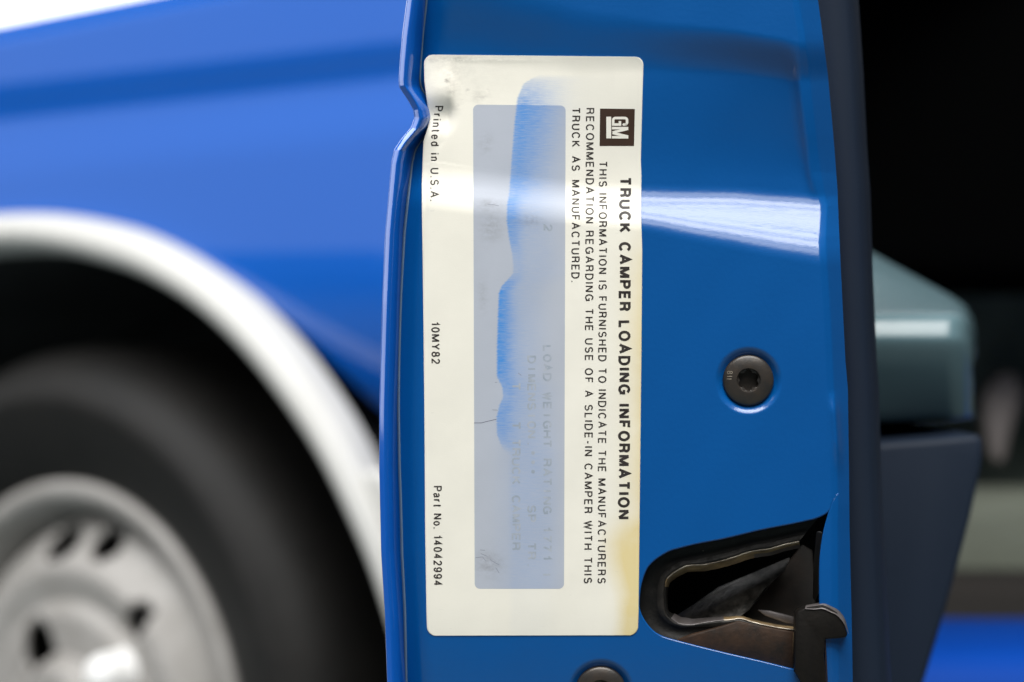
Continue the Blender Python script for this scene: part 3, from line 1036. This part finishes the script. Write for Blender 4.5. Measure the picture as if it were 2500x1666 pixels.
def sheet_mat(name, base):
    m = bpy.data.materials.new(name)
    m.use_nodes = True
    nt = m.node_tree
    N, Lk = nt.nodes, nt.links
    b = N['Principled BSDF']
    b.inputs['Roughness'].default_value = 0.5
    b.inputs['Specular IOR Level'].default_value = 0.14
    uv = N.new('ShaderNodeUVMap'); uv.uv_map = 'px'
    at = N.new('ShaderNodeAttribute'); at.attribute_name = 'stain'
    sep = N.new('ShaderNodeSeparateColor')
    Lk.new(at.outputs['Color'], sep.inputs[0])

    def noise(scale, sx, sy, detail=5, rough=0.6):
        mp = N.new('ShaderNodeMapping')
        mp.inputs['Scale'].default_value = (sx, sy, 1)
        Lk.new(uv.outputs[0], mp.inputs[0])
        n = N.new('ShaderNodeTexNoise')
        n.inputs['Scale'].default_value = scale
        n.inputs['Detail'].default_value = detail
        n.inputs['Roughness'].default_value = rough
        Lk.new(mp.outputs[0], n.inputs['Vector'])
        return n.outputs[0]

    def mth(op, a, c=None, clamp=False):
        q = N.new('ShaderNodeMath'); q.operation = op; q.use_clamp = clamp
        for i, v in enumerate((a, c)):
            if v is None:
                continue
            if isinstance(v, (int, float)):
                q.inputs[i].default_value = v
            else:
                Lk.new(v, q.inputs[i])
        return q.outputs[0]

    def mix(fac, a, c):
        q = N.new('ShaderNodeMix'); q.data_type = 'RGBA'
        if isinstance(fac, (int, float)):
            q.inputs[0].default_value = fac
        else:
            Lk.new(fac, q.inputs[0])
        for i, v in ((6, a), (7, c)):
            if isinstance(v, tuple):
                q.inputs[i].default_value = (*v, 1)
            else:
                Lk.new(v, q.inputs[i])
        return q.outputs[2]

    streak = noise(34, 1.0, 13.0, 7, 0.72)       # fine strokes across the label
    blotch = noise(9, 1, 1, 6, 0.6)
    fine = noise(160, 1, 2, 3, 0.6)
    col = mix(mth('MULTIPLY', mth('SUBTRACT', blotch, 0.35, True), 0.6), base, tuple(c * 0.80 for c in base))
    # ink stain
    k = mth('MULTIPLY', sep.outputs[0], mth('ADD', 0.50, mth('MULTIPLY', mth('MULTIPLY', mth('SUBTRACT', streak, 0.30), 2.4, True), 1.0)), True)
    col = mix(k, col, (0.055, 0.24, 0.62))
    # yellowing
    k = mth('MULTIPLY', sep.outputs[1], mth('ADD', 0.55, mth('MULTIPLY', blotch, 0.9)), True)
    col = mix(k, col, (0.70, 0.585, 0.31))
    # dirt
    d = mth('MULTIPLY', sep.outputs[2], mth('MULTIPLY', mth('SUBTRACT', noise(26, 1.0, 1.6, 7, 0.75), 0.40, True), 3.2), True)
    col = mix(d, col, (0.13, 0.12, 0.11))
    # specks and hair-thin scuffs
    sp = mth('GREATER_THAN', noise(75, 0.5, 2.6, 2, 0.5), 0.735)
    col = mix(mth('MULTIPLY', sp, 0.10), col, (0.25, 0.25, 0.26))
    Lk.new(col, b.inputs['Base Color'])
    bp = N.new('ShaderNodeBump')
    bp.inputs['Distance'].default_value = 0.00003
    bp.inputs['Strength'].default_value = 0.6
    Lk.new(fine, bp.inputs['Height'])
    Lk.new(bp.outputs[0], b.inputs['Normal'])
    return m


def stain_attr(o, px, window):
    x, y = px[:, 0], px[:, 1]
    xl = np.interp(y, [180, 192, 205, 240, 300, 400, 470, 500, 540, 580, 620, 650, 668, 680, 700, 716, 760, 850, 920, 945, 970, 990, 1020, 1060, 1090, 1110],
                   [1325, 1298, 1278, 1263, 1256, 1248, 1243, 1238, 1237, 1242, 1250, 1253, 1252, 1242, 1224, 1218, 1216, 1213, 1213, 1226, 1228, 1219, 1212, 1213, 1224, 1236])
    xl = xl + 1.3 * np.sin(y * 0.9) * np.sin(y * 0.23)
    wd = np.interp(y, [180, 300, 450, 500, 540, 620, 690, 800, 900, 960, 1040, 1100], [95, 95, 70, 34, 40, 26, 34, 44, 48, 55, 46, 40])
    it = np.interp(y, [182, 200, 260, 330, 450, 470, 500, 540, 590, 640, 665, 690, 716, 900, 945, 970, 1000, 1050, 1080, 1106], [0.0, .35, .74, .66, .62, .5, .72, .80, .62, .30, .26, .70, .95, .93, .62, .45, .66, .58, .35, 0.0])
    s = x - xl
    edge = sm(-2.5, 3.5, s)
    body = np.exp(-np.clip(s, 0, None) / (wd * 0.62)) * 0.7 + 0.3 * np.exp(-(np.clip(s - wd * 0.35, 0, None) / (wd * 0.6)) ** 2)
    st = edge * body * it * 1.05
    # wide pale wash to the right of the streak
    wash = sm(0, 20, s) * (1 - sm(60, 150, s)) * np.interp(y, [185, 230, 500, 1100, 1440], [0, .22, .16, .13, .06])
    st = np.clip(st + wash * (1.0 if window else 0.55), 0, 1)
    if window:
        st = st + 0.10 * sm(1180, 1260, x) * (1 - sm(1330, 1390, x)) * sm(900, 1100, y)
    ye = np.clip((x - 1440) / 125.0, 0, 1) ** 3.2 * sm(480, 760, y) * 0.72
    ye = ye + np.clip((x - 1478 + 20 * np.sin(y * 0.02)) / 60.0, 0, 1) * sm(1235, 1330, y) * 0.75
    ye = ye + 0.30 * np.exp(-((x - 1535) / 26.0) ** 2) * sm(1440, 1500, y)
    di = 0.28 * np.exp(-((x - 1100) / 28.0) ** 2) * np.exp(-((y - 195) / 45.0) ** 2)
    di = di + 0.16 * (1 - sm(1080, 1330, x)) * (1 - sm(150, 330, y)) + 0.35 * np.exp(-((y - 146) / 6.0) ** 2) * (1 - sm(1100, 1420, x))
    for sx, sy, sr, sa in ((1090, 197, 7, .9), (1142, 221, 5, .9), (1190, 222, 5, .7), (1120, 146, 8, .6), (1103, 226, 9, .5), (1170, 236, 22, .35), (1115, 260, 12, .4)):
        di = di + sa * np.exp(-((x - sx) / sr) ** 2 - ((y - sy) / (sr * 0.7)) ** 2)
    if window:
        di = di + 0.55 * np.exp(-((x - 1200) / 26.0) ** 2) * np.exp(-((y - 555) / 30.0) ** 2) + 0.5 * np.exp(-((x - 1195) / 32.0) ** 2) * np.exp(-((y - 500) / 14.0) ** 2)
        di = di + 0.5 * np.exp(-((x - 1295) / 30.0) ** 2) * np.exp(-((y - 538) / 14.0) ** 2)
        di = di + 0.55 * np.exp(-((x - 1195) / 32.0) ** 2) * np.exp(-((y - 1375) / 30.0) ** 2) + 0.4 * np.exp(-((x - 1185) / 16.0) ** 2) * np.exp(-((y - 350) / 22.0) ** 2)
        di = di + 0.35 * np.exp(-((x - 1178) / 12.0) ** 2) * np.exp(-((y - 725) / 40.0) ** 2)
    di = di + 0.6 * np.exp(-((x - 1560) / 9.0) ** 2) * np.exp(-((y - 516) / 4.0) ** 2)
    n = len(o.data.vertices)
    ca = o.data.color_attributes.new('stain', 'FLOAT_COLOR', 'POINT')
    arr = np.ones((n, 4), np.float32)
    arr[:, 0], arr[:, 1], arr[:, 2] = np.clip(st, 0, 1), np.clip(ye, 0, 1), np.clip(di, 0, 1)
    ca.data.foreach_set('color', arr.ravel())


PAPER = sheet_mat('aged_label_paper', (0.80, 0.775, 0.695))
WINDOW = sheet_mat('grey_printed_window', (0.425, 0.456, 0.525))

label_root = root('information_label', 'cream camper loading label, stained blue and yellowed, stuck on the blue door edge', 'label', W(1300, 1552, 0))
rows = corner_rows(134, 139, 1552.5, 1551.5, lambda y: float(np.interp(y, LE_Y, LE_X)), lambda y: float(np.interp(y, RE_Y, RE_X)), 21, 3.0)
paper, ppx = draped('paper', rows, PAPER, label_root, 0.0, 180, 0.16)
stain_attr(paper, ppx, False)
rows = corner_rows(256, 258, 1438, 1438, lambda y: 1155 + (y - 256) * 4 / 1180.0, lambda y: 1381 - (y - 256) * 4 / 1180.0, 13, 3.0)
win, wpx = draped('printed_window', rows, WINDOW, label_root, 0.014, 78)
stain_attr(win, wpx, True)


def draped_strokes(name, polys, w, base, mat_, parent, lift, skew=0.0, fn=None):
    """polys in (along, up) px; base = (x of baseline, y of start): text reads downwards, its top to the right"""
    vs, fs = [], []
    for i, pl in enumerate(polys):
        # subdivide long strokes so that they follow the sheet
        q = [pl[0]]
        for a, b in zip(pl[:-1], pl[1:]):
            d = math.hypot(b[0] - a[0], b[1] - a[1])
            n = max(1, int(d / 6))
            for k in range(1, n + 1):
                q.append((a[0] + (b[0] - a[0]) * k / n, a[1] + (b[1] - a[1]) * k / n))
        pts, qs = ribbon(q, w)
        b0 = len(vs)
        P2 = np.array(pts)
        X = base[0] + P2[:, 1] + skew * P2[:, 0]
        Yp = base[1] + P2[:, 0]
        if fn:
            X = X + fn(Yp)
        h = H_label(X, Yp) + lift + 0.0018 * (i % 5)
        for c in Wn(X, Yp, h):
            vs.append(tuple(c))
        fs += [tuple(b0 + k for k in f) for f in qs]
    return mesh(name, vs, fs, mat_, parent, smooth=False)


def write(name, s, bx, y0, y1, cap, w, bx1=None, mat_=INK, fn=None, gap=0.26, space=0.62, lift=0.03, parent=None):
    polys, L = text_strokes(s, cap, w, gap, space)
    k = (y1 - y0) / L
    polys = [[(a * k, b) for a, b in pl] for pl in polys]
    sk = ((bx1 - bx) / (y1 - y0)) if bx1 is not None else 0.0
    return draped_strokes(name, polys, w, (bx, y0), mat_, parent or label_root, lift, sk, fn)


write('heading_text', 'TRUCK CAMPER LOADING INFORMATION', 1511.5, 432, 1268, 29.5, 6.5, 1508.0, gap=0.18, space=0.58)
write('notice_line', 'THIS INFORMATION IS FURNISHED TO INDICATE THE MANUFACTURERS', 1462, 394, 1425, 20.5, 3.2, 1458.5, gap=0.27, space=0.55)
write('notice_line', 'RECOMMENDATION REGARDING THE USE OF A SLIDE-IN CAMPER WITH THIS', 1430.5, 264, 1425, 20.5, 3.2, 1425.0, gap=0.27, space=0.62)
write('notice_line', 'TRUCK AS MANUFACTURED.', 1396, 263, 689, 20.5, 3.2, 1394.5, gap=0.27, space=0.85)
write('origin_line', 'Printed in U.S.A.', 1050, 259, 491, 21, 3.2, 1050, gap=0.30, space=0.62, fn=lambda y: np.interp(y, [255, 285, 310, 335, 370, 500], [12, 7.5, 4.5, 2.5, 1, 0]))
write('date_code', '10MY82', 1052.5, 786, 889, 21, 3.4, 1053.5, gap=0.22)
write('part_number_line', 'Part No. 14042994', 1057.5, 1187, 1430, 21, 3.3, 1058.5, gap=0.24, space=0.62)

# worn typewriter print left in the grey window
GHOST = mat('faded_print', (0.285, 0.332, 0.395), 0.5, spec=0.3, var=0.85, vscale=330, vcol=(0.425, 0.456, 0.525))
for s, bx, y0, pitch in (('LOAD WEIGHT RATING 1771', 1325, 840, 23.2), ('2', 1327, 545, 23.2), ('|', 1324, 1392, 23.2), ('DIMENSION.***   SP  TR.', 1287, 867, 22.8), ('TRUCK CAMPER', 1249, 1070, 23.0), ('T', 1249, 1028, 23.0), ('T', 1249, 932, 23.0)):
    polys, L = text_strokes(s, 22, 4.6, mono=pitch)
    draped_strokes('faded_print', polys, 4.6, (bx, y0), GHOST, label_root, 0.022)
# hairline crack and scratches in the window
CRACK = mat('dark_crack', (0.06, 0.06, 0.10), 0.6)
FAINT = mat('faint_scratch', (0.20, 0.215, 0.26), 0.6)
for seg in ([(1157, 1033), (1176, 1033), (1190, 1029), (1212, 1024)], [(1202, 1001), (1215, 1002)], [(1161, 1362), (1178, 1360), (1186, 1370)], [(1196, 1366), (1206, 1373), (1218, 1379)],
            [(1172, 1343), (1184, 1344)], [(1174, 1352), (1190, 1359)], [(1210, 1386), (1219, 1400)], [(1190, 499), (1204, 500), (1218, 503)], [(1208, 934), (1214, 934)],
            [(1265, 911), (1273, 917)]):
    draped_strokes('hairline_crack', [[(y - 1000, x - 1100) for x, y in seg]], 1.1, (1100, 1000), CRACK if seg[0] == (1157, 1033) else FAINT, label_root, 0.03)

# logo: brown square with two white underlined letters
lg_rows = corner_rows(265.5, 266.5, 357, 357, lambda y: 1465 - (y - 265) * 0.012, lambda y: 1550 - (y - 265) * 0.022, 0.6, 4.0)
logo, lpx = draped('logo_square', lg_rows, LOGOBROWN, label_root, 0.016, 24)
polys = []
# G: a rounded slab letter
gw, gh, s_ = 22.0, 40.0, 6.2
g0 = 0.0
i = s_ / 2
Gp = [(gw - i, 26.5), (gw - i, gh - 8)] + arc(gw - 8.5, gh - 8.5, 8.5 - i, 8.5 - i, 0, 90, 6) + arc(8.5, gh - 8.5, 8.5 - i, 8.5 - i, 90, 180, 6) + arc(8.5, 8.5, 8.5 - i, 8.5 - i, 180, 270, 6) + [(gw - i, i), (gw - i, 19.5), (gw - 11.5, 19.5)]
polys.append(Gp)
m0 = 24.8
polys.append([(m0 + 3, 0), (m0 + 3, 40)])
polys.append([(m0 + 25.2, 0), (m0 + 25.2, 40)])
polys.append([(m0 + 4.5, 39.6), (m0 + 13.6, 1.5)])
polys.append([(m0 + 23.7, 39.6), (m0 + 14.6, 1.5)])
letters = draped_strokes('logo_letters', polys, s_, (1494.0, 285.5), LOGOWHITE, None, 0.032)
sub(letters, logo)
ul = draped_strokes('logo_underline', [[(0, 0), (53, 0)]], 11.8, (1486.3, 285.3), LOGOWHITE, None, 0.032)
sub(ul, logo)

# stamped mark on the screw head
polys, L = text_strokes('8II', 13, 1.2, gap=0.42)
vs, fs = [], []
for k_, pl in enumerate(polys):
    pts, qs = ribbon(pl, 1.1)
    b0 = len(vs)
    for a, b in pts:
        X, Yp = 1776 + b + (a * -0.10), 906 + a * 0.95
        r = math.hypot(X - 1828, Yp - 929) / 62.5
        yy = float(np.interp(r, [0.53, 0.62, 0.75, 0.88, 0.95, 1.0], [-0.62, -0.56, -0.40, -0.16, 0.05, 0.35])) - 0.05 - 0.003 * k_
        w_ = W(X, Yp, 0)
        vs.append((w_.x, (yy - h1 + 0.35) * 1e-3, w_.z))
    fs += [tuple(b0 + q for q in f) for f in qs]
sub(mesh('stamped_mark', vs, fs, BRIGHT, None, smooth=False), s1)

# ------------------------------------------------------------------ latch in the opening
HB = float(H(1700, 1250))        # level of the painted face next to the opening


def W2(x, y, dep):
    """dep = millimetres behind the painted face"""
    return P(x, y, FD + (dep - HB) * 1e-3)


def plate(name, pts, dep, thick, mat_, parent=None, bev=0.0004, wave=0.0):
    bm = bmesh.new()
    fr = [bm.verts.new(W2(q[0], q[1], q[2] if len(q) > 2 else dep)) for q in pts]
    f = bm.faces.new(fr)
    r = bmesh.ops.extrude_face_region(bm, geom=[f])
    bmesh.ops.translate(bm, verts=[v for v in r['geom'] if isinstance(v, bmesh.types.BMVert)], vec=(0, thick * 1e-3, 0))
    o = bm_obj(name, bm, mat_, parent)
    if bev:
        bevel(o, bev, 2, 40)
    edge_split(o, 40)
    return o


# housing: dark backing box filling the hole
bm = bmesh.new()
a = W2(1535, 1190, 36); b = W2(2060, 1790, 58)
box_bm(bm, (a.x, a.y, b.z), (b.x, b.y, a.z))
latch = bm_obj('latch', bm, CABDARK, door, smooth=False)

U_UP = [(1951, 1322), (1920, 1328.5), (1887, 1338), (1850, 1344), (1812, 1353), (1790, 1361), (1762, 1369.5), (1723, 1378.5), (1678, 1382), (1660, 1389), (1640, 1402), (1628, 1415), (1624, 1432), (1623, 1455), (1625, 1486),
        (1632, 1502), (1642, 1513), (1655, 1521), (1670, 1525), (1690, 1526), (1720, 1521), (1768, 1514), (1803, 1511.5), (1830, 1517), (1857, 1523.5), (1900, 1532), (1942, 1540)]
UL = resample(U_UP, 120)
UL = UL + np.stack([np.convolve(np.random.normal(0, 1.5, 124), np.ones(5) / 5, 'valid') for _ in range(2)], 1)
# black rubber-coated surround: from the opening inwards to the throat
hole_u = [q for q in HOLE_L if q[0] < 1996 and q[1] < 1640]
HP = np.array([(2000, 1262), (1946, 1272), (1857, 1290), (1768, 1311), (1700, 1324), (1634, 1341), (1604, 1358), (1578, 1382), (1563, 1416), (1556, 1453), (1556, 1490), (1568, 1518), (1590, 1544), (1619, 1560), (1678, 1577), (1768, 1599), (1857, 1620), (1960, 1642)], float)
HPs = resample(HP, 120)
vs = []
for a, b in zip(HPs, UL):
    for t, dep in ((0.0, 2.4), (0.08, 3.6), (0.25, 4.6), (0.5, 5.0), (0.72, 4.6), (0.88, 3.9), (0.97, 4.0), (1.0, 4.6)):
        q = a + (b - a) * t
        vs.append(W2(q[0], q[1], dep))
k0, k1 = 0, 78            # the surround runs round the closed end; the lower right is a rusty plate
nr = 8
sur = mesh('latch_surround', vs[:nr * 116], grid_faces(116, nr), GRIME, None)
sur.data.materials.append(GRIMESTEEL)
for k_, p_ in enumerate(sur.data.polygons):
    if k_ % 7 >= 4:
        p_.material_index = 1
sub(sur, latch)
# worn wall of the U-shaped throat
vs = []
dn = np.gradient(UL, axis=0)
dn /= np.linalg.norm(dn, axis=1)[:, None]
nin = np.stack([dn[:, 1], -dn[:, 0]], 1)
ctr = np.array([1800.0, 1450.0])
for i in range(len(UL)):
    if np.dot(nin[i], (np.array([max(UL[i][0] + 20, 1700), 1452.0]) - UL[i])) < 0:
        nin[i] *= -1
for i, q in enumerate(UL):
    up = 1 if i < 62 else 0
    t = i / 119.0
    wdt = float(np.interp(t, [0, 0.12, 0.3, 0.42, 0.47, 0.55, 0.62, 0.70, 0.78, 0.85, 1.0], [16, 17, 16, 13, 8, 6, 16, 18, 11, 7, 8]))
    d = nin[i]
    for s, dep in ((-2.2, 4.6), (-0.9, 4.0), (0.4, 3.9), (2.0, 4.4), (wdt * 0.5, 6.6), (wdt, 9.8), (wdt, 14.0), (wdt * 0.9, 22)):
        vs.append(W2(q[0] + d[0] * s, q[1] + d[1] * s, dep))
wall_u = mesh('latch_throat', vs, grid_faces(len(UL), 8), BRASS, None)
wall_u.data.materials.append(GRIME)
wall_u.data.materials.append(STEELEDGE)
wall_u.data.materials.append(BRIGHT)
for k_, p_ in enumerate(wall_u.data.polygons):
    t = (k_ // 7) / 119.0
    p_.material_index = 0 if (t < 0.46 or t > 0.80) else (1 if t < 0.60 else 2)
    if t < 0.12 and k_ % 7 > 3:
        p_.material_index = 2
    if k_ % 7 in (1, 2) and (t < 0.42 or t > 0.80):
        p_.material_index = 3
sub(wall_u, latch)
# tilted back plate, scuffed grey, and the darker brown plate behind it
sub(plate('back_plate', [(1652, 1505, 20), (1700, 1474, 21), (1756, 1434, 22), (1840, 1400, 23), (1930, 1362, 24), (1915, 1395, 21), (1866, 1440, 17), (1830, 1490, 14), (1800, 1512, 13), (1760, 1519, 13), (1680, 1528, 16)], 16, 2.0, GREASE), latch)
sub(plate('inner_plate', [(1800, 1512, 19), (1845, 1472, 23), (1960, 1330, 28), (1985, 1345, 28), (1992, 1470, 20), (1990, 1540, 15), (1930, 1545, 14)], 20, 1.5, DARKRUST), latch)
sub(plate('spring_arm', [(1850, 1490), (1880, 1492), (1944, 1508), (1944, 1525), (1920, 1523), (1868, 1504)], 11.5, 1.6, STEELEDGE), latch)
# lower rusty plate with its bright upper lip
low = plate('lower_plate', [(1803, 1517), (1857, 1529), (1942, 1544), (1941, 1637), (1857, 1618), (1768, 1598), (1690, 1578), (1650, 1564), (1690, 1549), (1750, 1533)], 3.0, 2.0, RUST)
sub(low, latch)
sub(plate('plate_edge', [(1937, 1543, 2.6), (1942, 1544, 2.6), (1941, 1636, 2.6), (1936, 1635, 2.6)], 5, 1.0, BRASS), latch)
# striker hook: arm, head and worn nose
hook_pts = [(1943, 1503), (1950, 1492), (1967, 1484), (1990, 1481), (2010, 1478), (2028, 1486), (2044, 1496), (2057, 1513), (2064, 1530), (2070, 1549), (2066, 1557), (2041, 1560), (2014, 1561), (2013, 1602), (2016, 1640), (2018, 1700), (2016, 1790), (1985, 1790), (1975, 1700), (1940, 1640)]
hook = plate('hook', hook_pts, -1.2, 5.0, BLACKMETAL, None, 0.0006)
sub(hook, latch)
hf = [(1967, 1480), (1990, 1477), (2012, 1473.5), (2030, 1481), (2046, 1491), (2060, 1510), (2067, 1528), (2072, 1547)]
hs = resample(hf, 40)
vs = []
for i, q in enumerate(hs):
    t = i / 39.0
    d = np.array([-0.25 - 0.6 * max(0, t - 0.45), 1.0 - 0.7 * max(0, t - 0.5)])
    wd_ = 15 * math.sin(math.pi * min(1, 0.12 + t * 0.9)) * (1 - 0.45 * t) + 1.5
    for s, dep in ((-0.3, 3.0), (0.0, 0.4), (0.2, -0.2), (0.55, -0.9), (1.0, -1.45)):
        vs.append(W2(q[0] + d[0] * wd_ * s, q[1] + d[1] * wd_ * s, dep))
sub(mesh('hook_edge', vs, grid_faces(40, 5), STEELEDGE, None), latch)
# side strip of the hook arm
sub(plate('arm_edge', [(2013, 1562, -0.2), (2018, 1565, 1.0), (2020, 1640, 1.0), (2026, 1790, 1.0), (2018, 1790, -0.2), (2016, 1640, -0.2)], 0, 4, RUST, None, 0), latch)
sub(plate('housing_side', [(1999, 1300, 6), (2010, 1300, 3), (2006, 1360, 3), (2004, 1400, 3), (2003, 1440, 3), (1990, 1470, 7), (1992, 1380, 8)], 6, 5, GRIME), latch)
